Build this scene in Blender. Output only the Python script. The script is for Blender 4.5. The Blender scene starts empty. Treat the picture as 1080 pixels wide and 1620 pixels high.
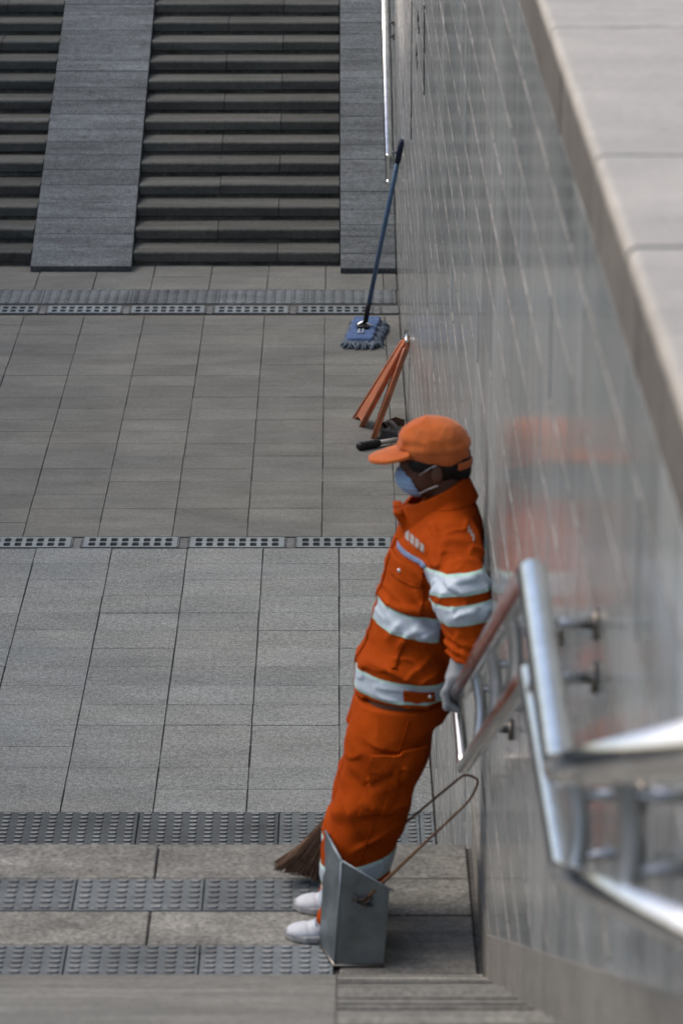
import bpy, bmesh, math, random
import numpy as np
from mathutils import Vector, Matrix
R = math.radians
rng = random.Random(7)
scn = bpy.context.scene
COL = scn.collection

# ------------------------------------------------------------------ camera
PITCH = R(16.74); CAMZ = 5.73; FPX = 5750.0
cd = bpy.data.cameras.new('camera'); cam = bpy.data.objects.new('camera', cd); COL.objects.link(cam)
cam.location = (0, 0, CAMZ)
cam.rotation_euler = (math.pi/2 - PITCH, 0, R(-0.07))
cd.sensor_fit = 'AUTO'; cd.sensor_width = 36.0; cd.lens = 36.0*FPX/1620.0
cd.clip_start = 0.1; cd.clip_end = 500
cd.dof.use_dof = True; cd.dof.focus_distance = 16.5; cd.dof.aperture_fstop = 6.8
scn.camera = cam

# ------------------------------------------------------------------ world, sun, exposure
SUN_EL, SUN_AZ = R(53), R(-77)         # azimuth clockwise from +Y : light from the left and a little from the far side
w = bpy.data.worlds.new('World'); scn.world = w; w.use_nodes = True
nt = w.node_tree; nt.nodes.clear()
sky = nt.nodes.new('ShaderNodeTexSky'); sky.sky_type = 'NISHITA'; sky.sun_disc = False
sky.sun_elevation = SUN_EL; sky.sun_rotation = SUN_AZ
sky.air_density = 1.0; sky.dust_density = 4.0; sky.ozone_density = 0.2
bg = nt.nodes.new('ShaderNodeBackground'); bg.inputs[1].default_value = 0.15
out = nt.nodes.new('ShaderNodeOutputWorld')
nt.links.new(sky.outputs[0], bg.inputs[0]); nt.links.new(bg.outputs[0], out.inputs[0])
sl = bpy.data.lights.new('sun', 'SUN'); sl.energy = 0.55; sl.angle = R(30); sl.color = (1, 0.97, 0.92)
so = bpy.data.objects.new('sun', sl); COL.objects.link(so)
sdir = Vector((math.sin(SUN_AZ)*math.cos(SUN_EL), math.cos(SUN_AZ)*math.cos(SUN_EL), math.sin(SUN_EL)))
so.rotation_euler = (-sdir).to_track_quat('-Z', 'Y').to_euler()
scn.view_settings.view_transform = 'Standard'; scn.view_settings.look = 'None'
scn.view_settings.exposure = 0.4; scn.view_settings.gamma = 1.0

# ------------------------------------------------------------------ materials
def mat(name):
    m = bpy.data.materials.new(name); m.use_nodes = True
    n = m.node_tree; n.nodes.clear()
    o = n.nodes.new('ShaderNodeOutputMaterial'); b = n.nodes.new('ShaderNodeBsdfPrincipled')
    n.links.new(b.outputs[0], o.inputs[0])
    return m, n, b
def nz(n, vec, scale, detail=3, rough=.55):
    t = n.nodes.new('ShaderNodeTexNoise'); t.inputs['Scale'].default_value = scale
    t.inputs['Detail'].default_value = detail; t.inputs['Roughness'].default_value = rough
    n.links.new(vec, t.inputs['Vector']); return t.outputs['Fac']
def mp(n, vec, sc):
    t = n.nodes.new('ShaderNodeMapping'); t.inputs['Scale'].default_value = sc
    n.links.new(vec, t.inputs['Vector']); return t.outputs[0]
def rg(n, fac, a, b, lo, hi):
    t = n.nodes.new('ShaderNodeMapRange'); t.inputs[1].default_value = a; t.inputs[2].default_value = b
    t.inputs[3].default_value = lo; t.inputs[4].default_value = hi
    n.links.new(fac, t.inputs[0]); return t.outputs[0]
def mul(n, a, b):
    t = n.nodes.new('ShaderNodeMath'); t.operation = 'MULTIPLY'
    for i, v in enumerate((a, b)):
        if isinstance(v, (int, float)): t.inputs[i].default_value = v
        else: n.links.new(v, t.inputs[i])
    return t.outputs[0]
def tint(n, col, fac):
    t = n.nodes.new('ShaderNodeVectorMath'); t.operation = 'SCALE'
    if isinstance(col, tuple): t.inputs[0].default_value = col
    else: n.links.new(col, t.inputs[0])
    n.links.new(fac, t.inputs['Scale']); return t.outputs[0]
def mixc(n, fac, a, b):
    t = n.nodes.new('ShaderNodeMix'); t.data_type = 'RGBA'
    n.links.new(fac, t.inputs[0])
    for i, v in ((6, a), (7, b)):
        if isinstance(v, tuple): t.inputs[i].default_value = (*v, 1)
        else: n.links.new(v, t.inputs[i])
    return t.outputs[2]
def pos(n): return n.nodes.new('ShaderNodeNewGeometry').outputs['Position']
def bump(n, b, h, strength, dist=.01):
    t = n.nodes.new('ShaderNodeBump'); t.inputs['Strength'].default_value = strength; t.inputs['Distance'].default_value = dist
    n.links.new(h, t.inputs['Height']); n.links.new(t.outputs[0], b.inputs['Normal'])

def stone(name, col, col2=None, speck=110, contrast=.55, vary=.14, stain=.25, rough=.85, bmp=.5, streak=None, spec=.3):
    m, n, b = mat(name); p = pos(n)
    oi = n.nodes.new('ShaderNodeObjectInfo')
    base = col
    if col2: base = mixc(n, rg(n, nz(n, mp(n, p, (.6, 1.1, .6)), 1.7, 4), .35, .65, 0, 1), col, col2)
    f = rg(n, nz(n, p, speck, 2, .7), .3, .7, 1-contrast, 1+contrast)
    f = mul(n, f, rg(n, nz(n, p, speck*.33, 3), .3, .7, 1-contrast*.45, 1+contrast*.45))
    f = mul(n, f, rg(n, oi.outputs['Random'], 0, 1, 1-vary, 1+vary))
    f = mul(n, f, rg(n, nz(n, mp(n, p, streak or (1.1, 2.3, 1.5)), 2.2, 6, .62), .3, .7, 1-stain, 1+stain*.7))
    f = mul(n, f, rg(n, nz(n, mp(n, p, (1, 1.4, 1)), 9, 2, .5), .66, .78, 1, 1-min(.45, stain*1.2)))
    c = tint(n, base, f)
    n.links.new(c, b.inputs['Base Color'])
    b.inputs['Roughness'].default_value = rough; b.inputs['Specular IOR Level'].default_value = spec
    bump(n, b, nz(n, p, speck*.6, 4, .7), bmp, .004)
    return m
M = {}
M['slab_near'] = stone('flamed_granite', (0.208, 0.228, 0.230), (0.231, 0.243, 0.235), 125, .55, .10, .18)
M['slab_far'] = stone('worn_granite', (0.175, 0.178, 0.162), (0.147, 0.152, 0.145), 95, .22, .10, .22)
M['landing'] = stone('landing_granite', (0.213, 0.211, 0.189), (0.175, 0.175, 0.162), 60, .42, .10, .35)
M['landing_worn'] = stone('landing_granite_worn', (0.210, 0.206, 0.187), (0.165, 0.165, 0.151), 70, .25, .10, .35, streak=(.8, 6, 1))
M['step_far'] = stone('step_granite', (0.104, 0.106, 0.097), (0.083, 0.088, 0.082), 60, .25, .16, .35, streak=(.5, 4, 4))
M['riser_far'] = stone('riser_stone', (0.117, 0.117, 0.100), (0.159, 0.156, 0.137), 50, .3, .2, .5, streak=(3, 1, 3))
M['ramp_far'] = stone('ramp_granite', (0.132, 0.152, 0.164), (0.108, 0.121, 0.131), 70, .4, .12, .35, streak=(.7, 5, 5), bmp=.9)
M['tactile'] = stone('tactile_stone', (0.149, 0.171, 0.182), (0.128, 0.146, 0.153), 80, .2, .12, .25)
M['tactile_dark'] = stone('tactile_dark_stone', (0.082, 0.094, 0.101), (0.070, 0.081, 0.086), 80, .2, .12, .25)
M['tactile_worn'] = stone('tactile_worn_stone', (.225, .238, .243), (.185, .195, .20), 80, .2, .1, .4)
M['joint'] = stone('joint_mortar', (.085, .083, .078), None, 60, .4, .0, .3)
M['coping'] = stone('coping_stone', (0.447, 0.418, 0.367), (0.397, 0.374, 0.334), 60, .10, .05, .14, rough=.6, bmp=.15)
M['fascia'] = stone('fascia_stone', (0.176, 0.160, 0.144), (0.144, 0.133, 0.122), 50, .2, .12, .35, rough=.55, streak=(1, 5, .6))
M['skirting'] = stone('skirting_stone', (0.197, 0.191, 0.175), None, 60, .2, .08, .25, rough=.6)
M['mortar'] = stone('pale_mortar', (.31, .30, .285), (.22, .215, .205), 40, .3, 0, .5)
M['concrete'] = stone('drain_concrete', (0.165, 0.174, 0.178), None, 60, .3, .1, .3)
M['plate'] = stone('drain_plate', (0.216, 0.248, 0.257), None, 40, .12, .07, .2, rough=.55)
M['street'] = stone('street_paving', (.30, .29, .27), None, 20, .2, 0, .3)

def polished(name):
    m, n, b = mat(name); p = pos(n)
    oi = n.nodes.new('ShaderNodeObjectInfo')
    col = mixc(n, rg(n, nz(n, mp(n, p, (1, 2.2, .35)), 1.6, 5, .6), .35, .65, 0, 1), (.235, .272, .282), (.295, .310, .305))
    f = rg(n, nz(n, p, 160, 2, .7), .3, .7, .8, 1.2)
    f = mul(n, f, rg(n, nz(n, mp(n, p, (1, 4, .22)), 2.2, 6, .7), .3, .7, .72, 1.2))
    f = mul(n, f, rg(n, oi.outputs['Random'], 0, 1, .82, 1.18))
    n.links.new(tint(n, col, f), b.inputs['Base Color'])
    # dust and run-off marks make the polish uneven in upright streaks
    r = rg(n, nz(n, mp(n, p, (1, 5, .18)), 2.6, 5, .65), .3, .7, .05, .19)
    n.links.new(r, b.inputs['Roughness'])
    n.links.new(mul(n, rg(n, nz(n, mp(n, p, (1, 14, .5)), 1.2, 3, .6), .35, .65, .6, 1.2), rg(n, nz(n, mp(n, p, (1, 3.1, .3)), 1.9, 6, .68), .34, .66, .12, .5)), b.inputs['Specular IOR Level'])
    bump(n, b, nz(n, mp(n, p, (1, 2.6, .3)), 1.6, 4, .6), .16, .01)
    # a thin film of dust and run-off dulls the polish in fine upright streaks
    df = n.nodes.new('ShaderNodeBsdfDiffuse'); mx = n.nodes.new('ShaderNodeMixShader')
    n.links.new(tint(n, mixc(n, nz(n, mp(n, p, (1, 6, .4)), 1.5, 3), (.215, .235, .24), (.30, .298, .288)), f), df.inputs['Color'])
    st = mul(n, rg(n, nz(n, mp(n, p, (1, 9, .22)), 1.5, 7, .75), .36, .64, .15, .95), rg(n, nz(n, mp(n, p, (1, 1.3, .5)), 1.0, 4, .6), .35, .65, .25, .75))
    n.links.new(st, mx.inputs[0]); n.links.new(b.outputs[0], mx.inputs[1]); n.links.new(df.outputs[0], mx.inputs[2])
    n.links.new(mx.outputs[0], [q for q in n.nodes if q.type == 'OUTPUT_MATERIAL'][0].inputs[0])
    return m
M['polished'] = polished('polished_granite')

def metal(name, col, rough, bm=.0):
    m, n, b = mat(name); p = pos(n)
    f = rg(n, nz(n, p, 14, 5, .6), .3, .7, .82, 1.12)
    n.links.new(tint(n, col, f), b.inputs['Base Color'])
    b.inputs['Metallic'].default_value = 1
    n.links.new(rg(n, nz(n, p, 9, 4), .3, .7, rough*.7, rough*1.4), b.inputs['Roughness'])
    if bm: bump(n, b, nz(n, p, 18, 3), bm, .01)
    return m
M['steel'] = metal('stainless_steel', (.90, .89, .875), .13)
M['steel_brushed'] = metal('brushed_steel', (.46, .48, .50), .32)
M['steel_dark'] = metal('tarnished_steel', (.22, .20, .18), .35)
M['galv'] = metal('galvanised_sheet', (.27, .32, .355), .5, .12)

def plain(name, col, rough=.7, vary=.12, scale=30, spec=.4, sheen=0, bmp=.0, bscale=200, col2=None):
    m, n, b = mat(name); p = pos(n)
    base = mixc(n, rg(n, nz(n, p, scale*.3, 4), .35, .65, 0, 1), col, col2) if col2 else col
    f = rg(n, nz(n, p, scale, 4, .6), .3, .7, 1-vary, 1+vary)
    n.links.new(tint(n, base, f), b.inputs['Base Color'])
    b.inputs['Roughness'].default_value = rough; b.inputs['Specular IOR Level'].default_value = spec
    if sheen:
        b.inputs['Sheen Weight'].default_value = sheen; b.inputs['Sheen Roughness'].default_value = .4
    if bmp: bump(n, b, nz(n, p, bscale, 3), bmp, .004)
    return m
M['cloth'] = plain('orange_twill', (.36, .055, .0028), .85, .10, 14, .08, .0, .35, 60, (.30, .042, .0022))
def creases(m):
    n = m.node_tree; b = [q for q in n.nodes if q.type == 'BSDF_PRINCIPLED'][0]; p = pos(n)
    t = n.nodes.new('ShaderNodeTexNoise'); t.noise_type = 'RIDGED_MULTIFRACTAL'; t.inputs['Scale'].default_value = 7.5; t.inputs['Detail'].default_value = 3
    t.inputs['Distortion'].default_value = .35; n.links.new(mp(n, p, (1, 1, .75)), t.inputs['Vector'])
    old = [q for q in n.nodes if q.type == 'BUMP'][0]
    u = n.nodes.new('ShaderNodeBump'); u.inputs['Strength'].default_value = .55; u.inputs['Distance'].default_value = .006
    n.links.new(t.outputs['Fac'], u.inputs['Height']); n.links.new(u.outputs[0], old.inputs['Normal'])
creases(M['cloth'])
M['cap'] = plain('faded_orange_cloth', (.44, .098, .018), .85, .14, 20, .2, .3, .3, 80, (.52, .15, .042))
M['tape'] = plain('silver_reflective_tape', (.46, .55, .64), .45, .08, 40, .5, 0, .1, 120)
M['tape_edge'] = plain('mint_tape_edging', (.42, .64, .56), .6, .05, 40)
M['blue_strip'] = plain('blue_grey_strip', (.16, .22, .36), .5, .3, 90)
M['print'] = plain('white_print', (.30, .29, .28), .7, .3, 120)
M['skin'] = plain('brown_skin', (.095, .042, .024), .55, .1, 40, .4)
M['hair'] = plain('black_hair', (.010, .009, .009), .6, .3, 120, .25, 0, .6, 200)
M['maskblue'] = plain('blue_mask', (.26, .40, .58), .75, .05, 40)
M['maskwhite'] = plain('white_loop', (.7, .7, .7), .75, .05, 40)
M['glove'] = plain('grey_knit_glove', (.26, .285, .31), .9, .15, 60, .2, .2, .5, 220)
M['white_shoe'] = plain('white_shoe', (.55, .59, .64), .55, .08, 40)
M['sole'] = plain('grey_sole', (.33, .34, .35), .7, .1, 60)
M['black'] = plain('black_plastic', (.012, .012, .013), .5, .2, 40)
M['navy'] = plain('navy_grip', (.012, .018, .05), .5, .2, 40)
M['bluehandle'] = plain('blue_tube', (.075, .14, .24), .35, .12, 20, .5)
M['mopblue'] = plain('blue_mop_cloth', (.08, .135, .28), .85, .25, 50, .2, .1, .4, 150)
M['mopgrey'] = plain('grey_blue_yarn', (.145, .18, .225), .95, .4, 80, .1)
M['signorange'] = plain('salmon_plastic', (.56, .19, .085), .4, .12, 18, .5, 0, 0, 1, (.42, .145, .08))
M['signmark'] = plain('grey_print', (.22, .17, .16), .6, .3, 50)
M['straw'] = plain('brown_straw', (.125, .08, .055), .95, .4, 60, .1)
M['wood'] = plain('weathered_stick', (.16, .085, .05), .8, .25, 40)
M['darkbrown'] = plain('brown_blade', (.20, .125, .085), .6, .25, 30)
M['greyshaft'] = plain('grey_shaft', (.34, .31, .28), .45, .15, 30)
M['void'] = plain('shade_and_mark_black', (.012, .012, .011), .9, .3, 20)  # black stands for the drain's unlit depth; also open joints and stencil marks
M['wire'] = plain('dark_wire', (.05, .042, .036), .6, .3, 60)

# ------------------------------------------------------------------ object helpers
def link(o, parent=None):
    COL.objects.link(o)
    if parent is not None: o.parent = parent
    return o
def tag(o, label=None, cat=None, group=None, kind=None):
    if label: o['label'] = label
    if cat: o['category'] = cat
    if group: o['group'] = group
    if kind: o['kind'] = kind
    return o
def empty(name, loc=(0, 0, 0)):
    o = bpy.data.objects.new(name, None); o.empty_display_size = .1; o.location = loc
    return link(o)
def mesh_obj(name, me, m, parent=None, smooth=False):
    o = bpy.data.objects.new(name, me)
    if m and not me.materials: me.materials.append(m)
    if smooth: me.shade_smooth()
    return link(o, parent)
def bm_obj(name, bm, m, parent=None, smooth=False):
    me = bpy.data.meshes.new(name); bm.normal_update(); bm.to_mesh(me); bm.free()
    return mesh_obj(name, me, m, parent, smooth)
def add_box(bm, x0, x1, y0, y1, z0, z1):
    v = [bm.verts.new((x, y, z)) for x in (x0, x1) for y in (y0, y1) for z in (z0, z1)]
    for f in ((0, 1, 3, 2), (4, 6, 7, 5), (0, 4, 5, 1), (2, 3, 7, 6), (0, 2, 6, 4), (1, 5, 7, 3)):
        bm.faces.new([v[i] for i in f])
    return v
def bev_box(bm, x0, x1, y0, y1, z0, z1, b):
    """box whose top edges are chamfered by b"""
    def ring(x0, x1, y0, y1, z): return [bm.verts.new(q) for q in ((x0, y0, z), (x1, y0, z), (x1, y1, z), (x0, y1, z))]
    a = ring(x0, x1, y0, y1, z0); c = ring(x0, x1, y0, y1, z1-b); t = ring(x0+b, x1-b, y0+b, y1-b, z1)
    for p, q in ((a, c), (c, t)):
        for i in range(4):
            j = (i+1) % 4; bm.faces.new((p[i], p[j], q[j], q[i]))
    bm.faces.new(t); bm.faces.new(a[::-1])
def add_prism(bm, pts, axis, a, b):
    """closed outline pts (2-D) extruded along axis from a to b"""
    def mk(p, t):
        if axis == 'x': return (t, p[0], p[1])
        if axis == 'y': return (p[0], t, p[1])
        return (p[0], p[1], t)
    A = [bm.verts.new(mk(p, a)) for p in pts]; B = [bm.verts.new(mk(p, b)) for p in pts]
    n = len(pts)
    for i in range(n):
        j = (i+1) % n; bm.faces.new((A[i], A[j], B[j], B[i]))
    bm.faces.new(A[::-1]); bm.faces.new(B)
def fix(bm): bmesh.ops.recalc_face_normals(bm, faces=bm.faces[:])
def add_tube(bm, pts, r, seg=14, caps=True):
    pts = [Vector(p) for p in pts]; n = len(pts)
    rs = r if isinstance(r, (list, tuple)) else [r]*n
    tg = [(pts[min(i+1, n-1)]-pts[max(i-1, 0)]).normalized() for i in range(n)]
    u = tg[0].orthogonal().normalized(); rings = []
    for i in range(n):
        u = (u - tg[i]*u.dot(tg[i])).normalized(); v = tg[i].cross(u)
        rings.append([bm.verts.new(pts[i]+(u*math.cos(2*math.pi*k/seg)+v*math.sin(2*math.pi*k/seg))*rs[i]) for k in range(seg)])
    for a, b in zip(rings, rings[1:]):
        for k in range(seg):
            j = (k+1) % seg; bm.faces.new((a[k], a[j], b[j], b[k]))
    if caps:
        bm.faces.new(rings[0][::-1]); bm.faces.new(rings[-1])
def fillet(pts, rad, n=6):
    pts = [Vector(p) for p in pts]; o = [pts[0]]
    for a, b, c in zip(pts, pts[1:], pts[2:]):
        d1 = (a-b); d2 = (c-b); r = min(rad, d1.length*.45, d2.length*.45)
        p, q = b+d1.normalized()*r, b+d2.normalized()*r
        for i in range(n+1):
            t = i/n; o.append(p*(1-t)**2 + b*2*t*(1-t) + q*t*t)
    o.append(pts[-1]); return o
def tube_obj(name, pts, r, m, parent, seg=14):
    bm = bmesh.new(); add_tube(bm, pts, r, seg)
    o = bm_obj(name, bm, m, parent, True); return o

# ------------------------------------------------------------------ dimensions
XW = .417                     # face of the granite wall
ZL = 1.55                     # landing height
Y_FOOT = 14.60                # floor begins at the foot of the lower flight
COPZ = 4.60
XL = -6.0                     # opposite wall
def projpx(X, Y, Z):
    c, s = math.cos(PITCH), math.sin(PITCH)
    D = Y*c+(CAMZ-Z)*s; return 533+FPX*X/D, 810-FPX*(Y*s-(CAMZ-Z)*c)/D

# ------------------------------------------------------------------ floor
bm = bmesh.new(); add_box(bm, XL, XW+.4, 13.9, 40, -.3, -.010); fix(bm)
floor = tag(bm_obj('floor', bm, M['joint']), kind='structure')
slab_cache = {}
def slab_mesh(w_, d_, t_, b_=.003):
    k = (round(w_, 4), round(d_, 4), round(t_, 4), b_)
    if k not in slab_cache:
        bm = bmesh.new(); bev_box(bm, -w_/2, w_/2, -d_/2, d_/2, -t_, 0, b_)
        me = bpy.data.meshes.new('slab'); bm.normal_update(); bm.to_mesh(me); bm.free(); slab_cache[k] = me
    return slab_cache[k]
def piece(name, me, m, parent, loc, rot=(0, 0, 0)):
    if not me.materials: me.materials.append(m)
    o = bpy.data.objects.new(name, me); o.location = loc; o.rotation_euler = rot
    if me.materials[0] is not m:
        o.material_slots[0].link = 'OBJECT'; o.material_slots[0].material = m
    return link(o, parent)
far_slabs = bmesh.new()
def pave(x_edges, y_edges, m, gx=.005, gy=.003, jit=.004):
    for i in range(len(x_edges)-1):
        x0, x1 = x_edges[i], x_edges[i+1]
        ys = [y_edges[0]] + [y + rng.uniform(-jit, jit) for y in y_edges[1:-1]] + [y_edges[-1]]
        for y0, y1 in zip(ys, ys[1:]):
            g = gx*rng.uniform(.7, 1.3); h = gy*rng.uniform(.6, 1.3)
            if x1 < -2.3:
                bev_box(far_slabs, x0+g/2, x1-g/2, y0+h/2, y1-h/2, -.02, rng.uniform(-.0012, .0012), .002); continue
            me = slab_mesh(round(x1-x0-g, 3), round(y1-y0-h, 3), .03, .002)
            piece('paving_slab', me, m, floor, ((x0+x1)/2+rng.uniform(-.0012, .0012), (y0+y1)/2, rng.uniform(-.0014, .0014)),
                  (rng.uniform(-.0025, .0025), rng.uniform(-.0015, .0015), 0))
def xe(x_last, n, w_=.4): return [x_last - w_*k for k in range(n, -1, -1)]
near_x = xe(.010, 15) + [XW-.004]
far_x = xe(.318, 15) + [XW-.004]
r_near = [14.575 + (18.385-14.575)*k/14 for k in range(15)]
r_far = [18.595 + (23.60-18.595)*k/19 for k in range(20)]
pave(near_x, r_near, M['slab_near'])
pave(far_x, r_far, M['slab_far'], .0038, .0026)
pave(xe(.32, 15) + [XW-.004], [24.365, 24.74, 25.13], M['slab_far'])
# tactile paving
def two_mats(me, a, b):
    me.materials.append(a); me.materials.append(b); return me
def tactile_mesh(w_, d_, nx, ny, bw, bd, bh):
    bm = bmesh.new(); bev_box(bm, -w_/2, w_/2, -d_/2, d_/2, -.03, 0, .002)
    for i in range(nx):
        for j in range(ny):
            cx = -w_/2 + w_*(i+.5)/nx; cy = -d_/2 + d_*(j+.5)/ny
            k = 8; a = [bm.verts.new((cx+bw/2*math.copysign(abs(math.cos(t))**.6, math.cos(t)), cy+bd/2*math.sin(t), -.001)) for t in [2*math.pi*(q+.5)/k for q in range(k)]]
            b = [bm.verts.new((cx+bw/2*.86*math.copysign(abs(math.cos(t))**.6, math.cos(t)), cy+bd/2*.80*math.sin(t), bh)) for t in [2*math.pi*(q+.5)/k for q in range(k)]]
            for q in range(k):
                r = (q+1) % k; bm.faces.new((a[q], a[r], b[r], b[q]))
            bm.faces.new(b).material_index = 1
    me = bpy.data.meshes.new('tactile_slab'); bm.normal_update(); bm.to_mesh(me); bm.free(); return me
tm_floor = tactile_mesh(.594, .394, 9, 9, .038, .027, .0055)
tm_floor_half = tactile_mesh(.394, .394, 6, 9, .038, .022, .006)
tm_dark = two_mats(tm_floor.copy(), M['tactile_dark'], M['tactile_worn'])
two_mats(tm_floor, M['tactile'], M['tactile_worn']); 
x = XW-.012
k = 0
while x > XL+.7:
    dk = k in (1, 2, 4)
    piece('tactile_slab', tm_dark if dk else tm_floor, M['tactile_dark'] if dk else M['tactile'], floor, (-.128-.6*k+.18, 14.375, 0))
    x -= .6; k += 1
tm_end = two_mats(tactile_mesh(.060, .394, 1, 9, .034, .027, .0055), M['tactile'], M['tactile_worn'])
piece('tactile_slab', tm_end, M['tactile'], floor, (.382, 14.375, 0))
tm_far = tactile_mesh(.597, .40, 9, 10, .036, .024, .0055)
two_mats(tm_far, M['tactile'], M['tactile_worn'])
for k in range(10):
    piece('tactile_slab', tm_far, M['tactile'], floor, (-.47+.6-.30-.6*k+.27, 24.158, 0))
# drain channels
def drain_plate(w_, d_, nx, hw, hd):
    bm = bmesh.new(); t = .014
    mx = .018; cw = (w_-2*mx)/nx; my = .012; ch = (d_-2*my)/2
    def quad(x0, x1, y0, y1): bm.faces.new([bm.verts.new(p) for p in ((x0, y0, 0), (x1, y0, 0), (x1, y1, 0), (x0, y1, 0))])
    quad(-w_/2, -w_/2+mx, -d_/2, d_/2); quad(w_/2-mx, w_/2, -d_/2, d_/2)
    quad(-w_/2+mx, w_/2-mx, -d_/2, -d_/2+my); quad(-w_/2+mx, w_/2-mx, d_/2-my, d_/2)
    for i in range(nx):
        for j in range(2):
            x0 = -w_/2+mx+cw*i; y0 = -d_/2+my+ch*j; cx, cy = x0+cw/2, y0+ch/2
            o = []; h = []
            for sx, sy in ((-1, -1), (1, -1), (1, 1), (-1, 1)):
                c = .3
                h1 = (cx+sx*hw/2*(1 if sx*sy < 0 else 1-c), cy+sy*hd/2*(1-c if sx*sy < 0 else 1))
                h2 = (cx+sx*hw/2*(1-c if sx*sy < 0 else 1), cy+sy*hd/2*(1 if sx*sy < 0 else 1-c))
                pr = [h1, h2] if sx*sy > 0 else [h1, h2]
                # keep anticlockwise order
                ang = lambda q: math.atan2((q[1]-cy)/hd, (q[0]-cx)/hw)
                pr.sort(key=ang); h += pr; o.append((cx+sx*cw/2, cy+sy*ch/2))
            h.sort(key=lambda q: math.atan2((q[1]-cy)/hd, (q[0]-cx)/hw))
            O = [bm.verts.new((*q, 0)) for q in o]; Hh = [bm.verts.new((*q, 0)) for q in h]
            L = [bm.verts.new((*q, -t)) for q in h]
            # h order starts in the third quadrant: pairs belong to corners 0..3
            for c_ in range(4):
                a, b = Hh[(2*c_) % 8], Hh[(2*c_+1) % 8]; nx_ = Hh[(2*c_+2) % 8]
                bm.faces.new((O[c_], b, a)); bm.faces.new((O[c_], O[(c_+1) % 4], nx_, b))
            for q in range(8):
                bm.faces.new((Hh[q], Hh[(q+1) % 8], L[(q+1) % 8], L[q]))
    bmesh.ops.remove_doubles(bm, verts=bm.verts[:], dist=.0002)
    rim = [e for e in bm.edges if e.is_boundary and all(abs(v.co.z) < 1e-6 for v in e.verts)]
    ex = bmesh.ops.extrude_edge_only(bm, edges=rim)
    for v in ex['geom']:
        if isinstance(v, bmesh.types.BMVert): v.co.z = -t
    fix(bm)
    me = bpy.data.meshes.new('drain_cover'); bm.to_mesh(me); bm.free(); return me
for (yc, dep, first, pitch, wid, nn, labels) in (
    (18.49, .178, .120, .567, .500, 5, ['grey drain cover in the middle channel, partly behind the sweeper\'s chest', 'grey drain cover in the middle channel, second from the sweeper',
        'grey drain cover in the middle channel, third from the sweeper', 'grey drain cover in the middle channel, cut by the left edge of the photo', 'grey drain cover in the middle channel beyond the left edge of the photo']),
    (23.775, .20, -.005, .560, .490, 5, ['grey drain cover in the far channel, just left of the blue mop handle', 'grey drain cover in the far channel, second from the mop handle',
        'grey drain cover in the far channel, third from the mop handle', 'grey drain cover in the far channel, fourth from the mop handle', 'grey drain cover in the far channel, cut by the left edge of the photo'])):
    bm = bmesh.new(); add_box(bm, XL, XW-.004, yc-dep/2-.008, yc+dep/2+.008, -.0095, -.0065); fix(bm)
    tag(bm_obj('drain_channel', bm, M['void']), kind='structure')  # shallow near-black sheet in place of the shade inside a deep channel
    me = drain_plate(wid, dep, 8, .036, .062)
    for k in range(nn):
        o = piece('drain_cover', me, M['plate'], None, (first-wid*.5+.25-pitch*k-.085 if yc < 20 else first-.01-pitch*k, yc, .001+rng.uniform(0, .002)), (0, 0, rng.uniform(-.004, .004)))
        tag(o, labels[k], 'drain cover', 'drain covers in the middle channel' if yc < 20 else 'drain covers in the far channel')
        bm = bmesh.new(); xg = o.location.x + pitch/2
        add_box(bm, -.020, .020, -dep/2, dep/2, -.006, -.003); add_box(bm, -.030, -.024, -dep/2, dep/2, -.006, .0); add_box(bm, .024, .030, -dep/2, dep/2, -.006, .0); fix(bm)
        p = bm_obj('channel_bridge', bm, M['concrete'], floor); p.location = (xg, yc, 0)
    bm = bmesh.new(); add_box(bm, 0, XW-.006-(o.location.x+pitch*(nn-1)+wid/2+.07), -dep/2, dep/2, -.006, -.001); fix(bm)
    p = bm_obj('channel_end_slab', bm, M['concrete'], floor); p.location = (o.location.x+pitch*(nn-1)+wid/2+.07, yc, 0)
    # far filler beyond the frame
    bm = bmesh.new(); add_box(bm, XL, o.location.x-pitch/2-.03, yc-dep/2, yc+dep/2, -.006, 0); fix(bm)
    bm_obj('channel_slab', bm, M['concrete'], floor)
fix(far_slabs); tag(bm_obj('paving_beyond', far_slabs, M['slab_near'], floor), kind='stuff')

# ------------------------------------------------------------------ far staircase with ramps
RF, TF, YF = .100, .30, 25.10
far = tag(empty('staircase', (0, YF, 0)), 'dark stone staircase with paved ramps rising at the far end', 'staircase')
NST = 17
def lp(o, p): o.location = Vector(o.location) - Vector(p.location); return o
def far_tread(x0, x1, k):
    b = bmesh.new(); d = TF+.05
    prof = [(-.010, -.074), (-.016, -.068), (-.016, -.012), (-.010, -.003), (0, 0), (d-.05, 0), (d-.05, -.074)]
    add_prism(b, prof, 'x', x0, x1); fix(b); return b
for k in range(NST):
    y, z = YF+TF*k, RF*(k+1)
    for (a, bb) in ((-1.437, .018), (-3.6, -2.155)):
        j = (-.85 if k % 2 else -.42) if a > -2 else (-2.9 if k % 2 else -2.6)
        for s0, s1 in ((a, j), (j, bb)):
            o = bm_obj('tread_stone', far_tread(s0+.0025, s1-.0025, k), M['step_far'], far)
            o.location = (0, y-YF, z+rng.uniform(-.002, .002)); o.rotation_euler = (0, rng.uniform(-.002, .002), 0)
        bm = bmesh.new(); add_box(bm, a, bb, .006, .10, -RF+.001, -.075); add_box(bm, a, bb, .000, .013, -RF+.001, -RF+.010+rng.uniform(-.004, .004)); fix(bm)
        o = bm_obj('riser_stone', bm, M['riser_far'], far); o.location = (0, y-YF, z)
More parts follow.
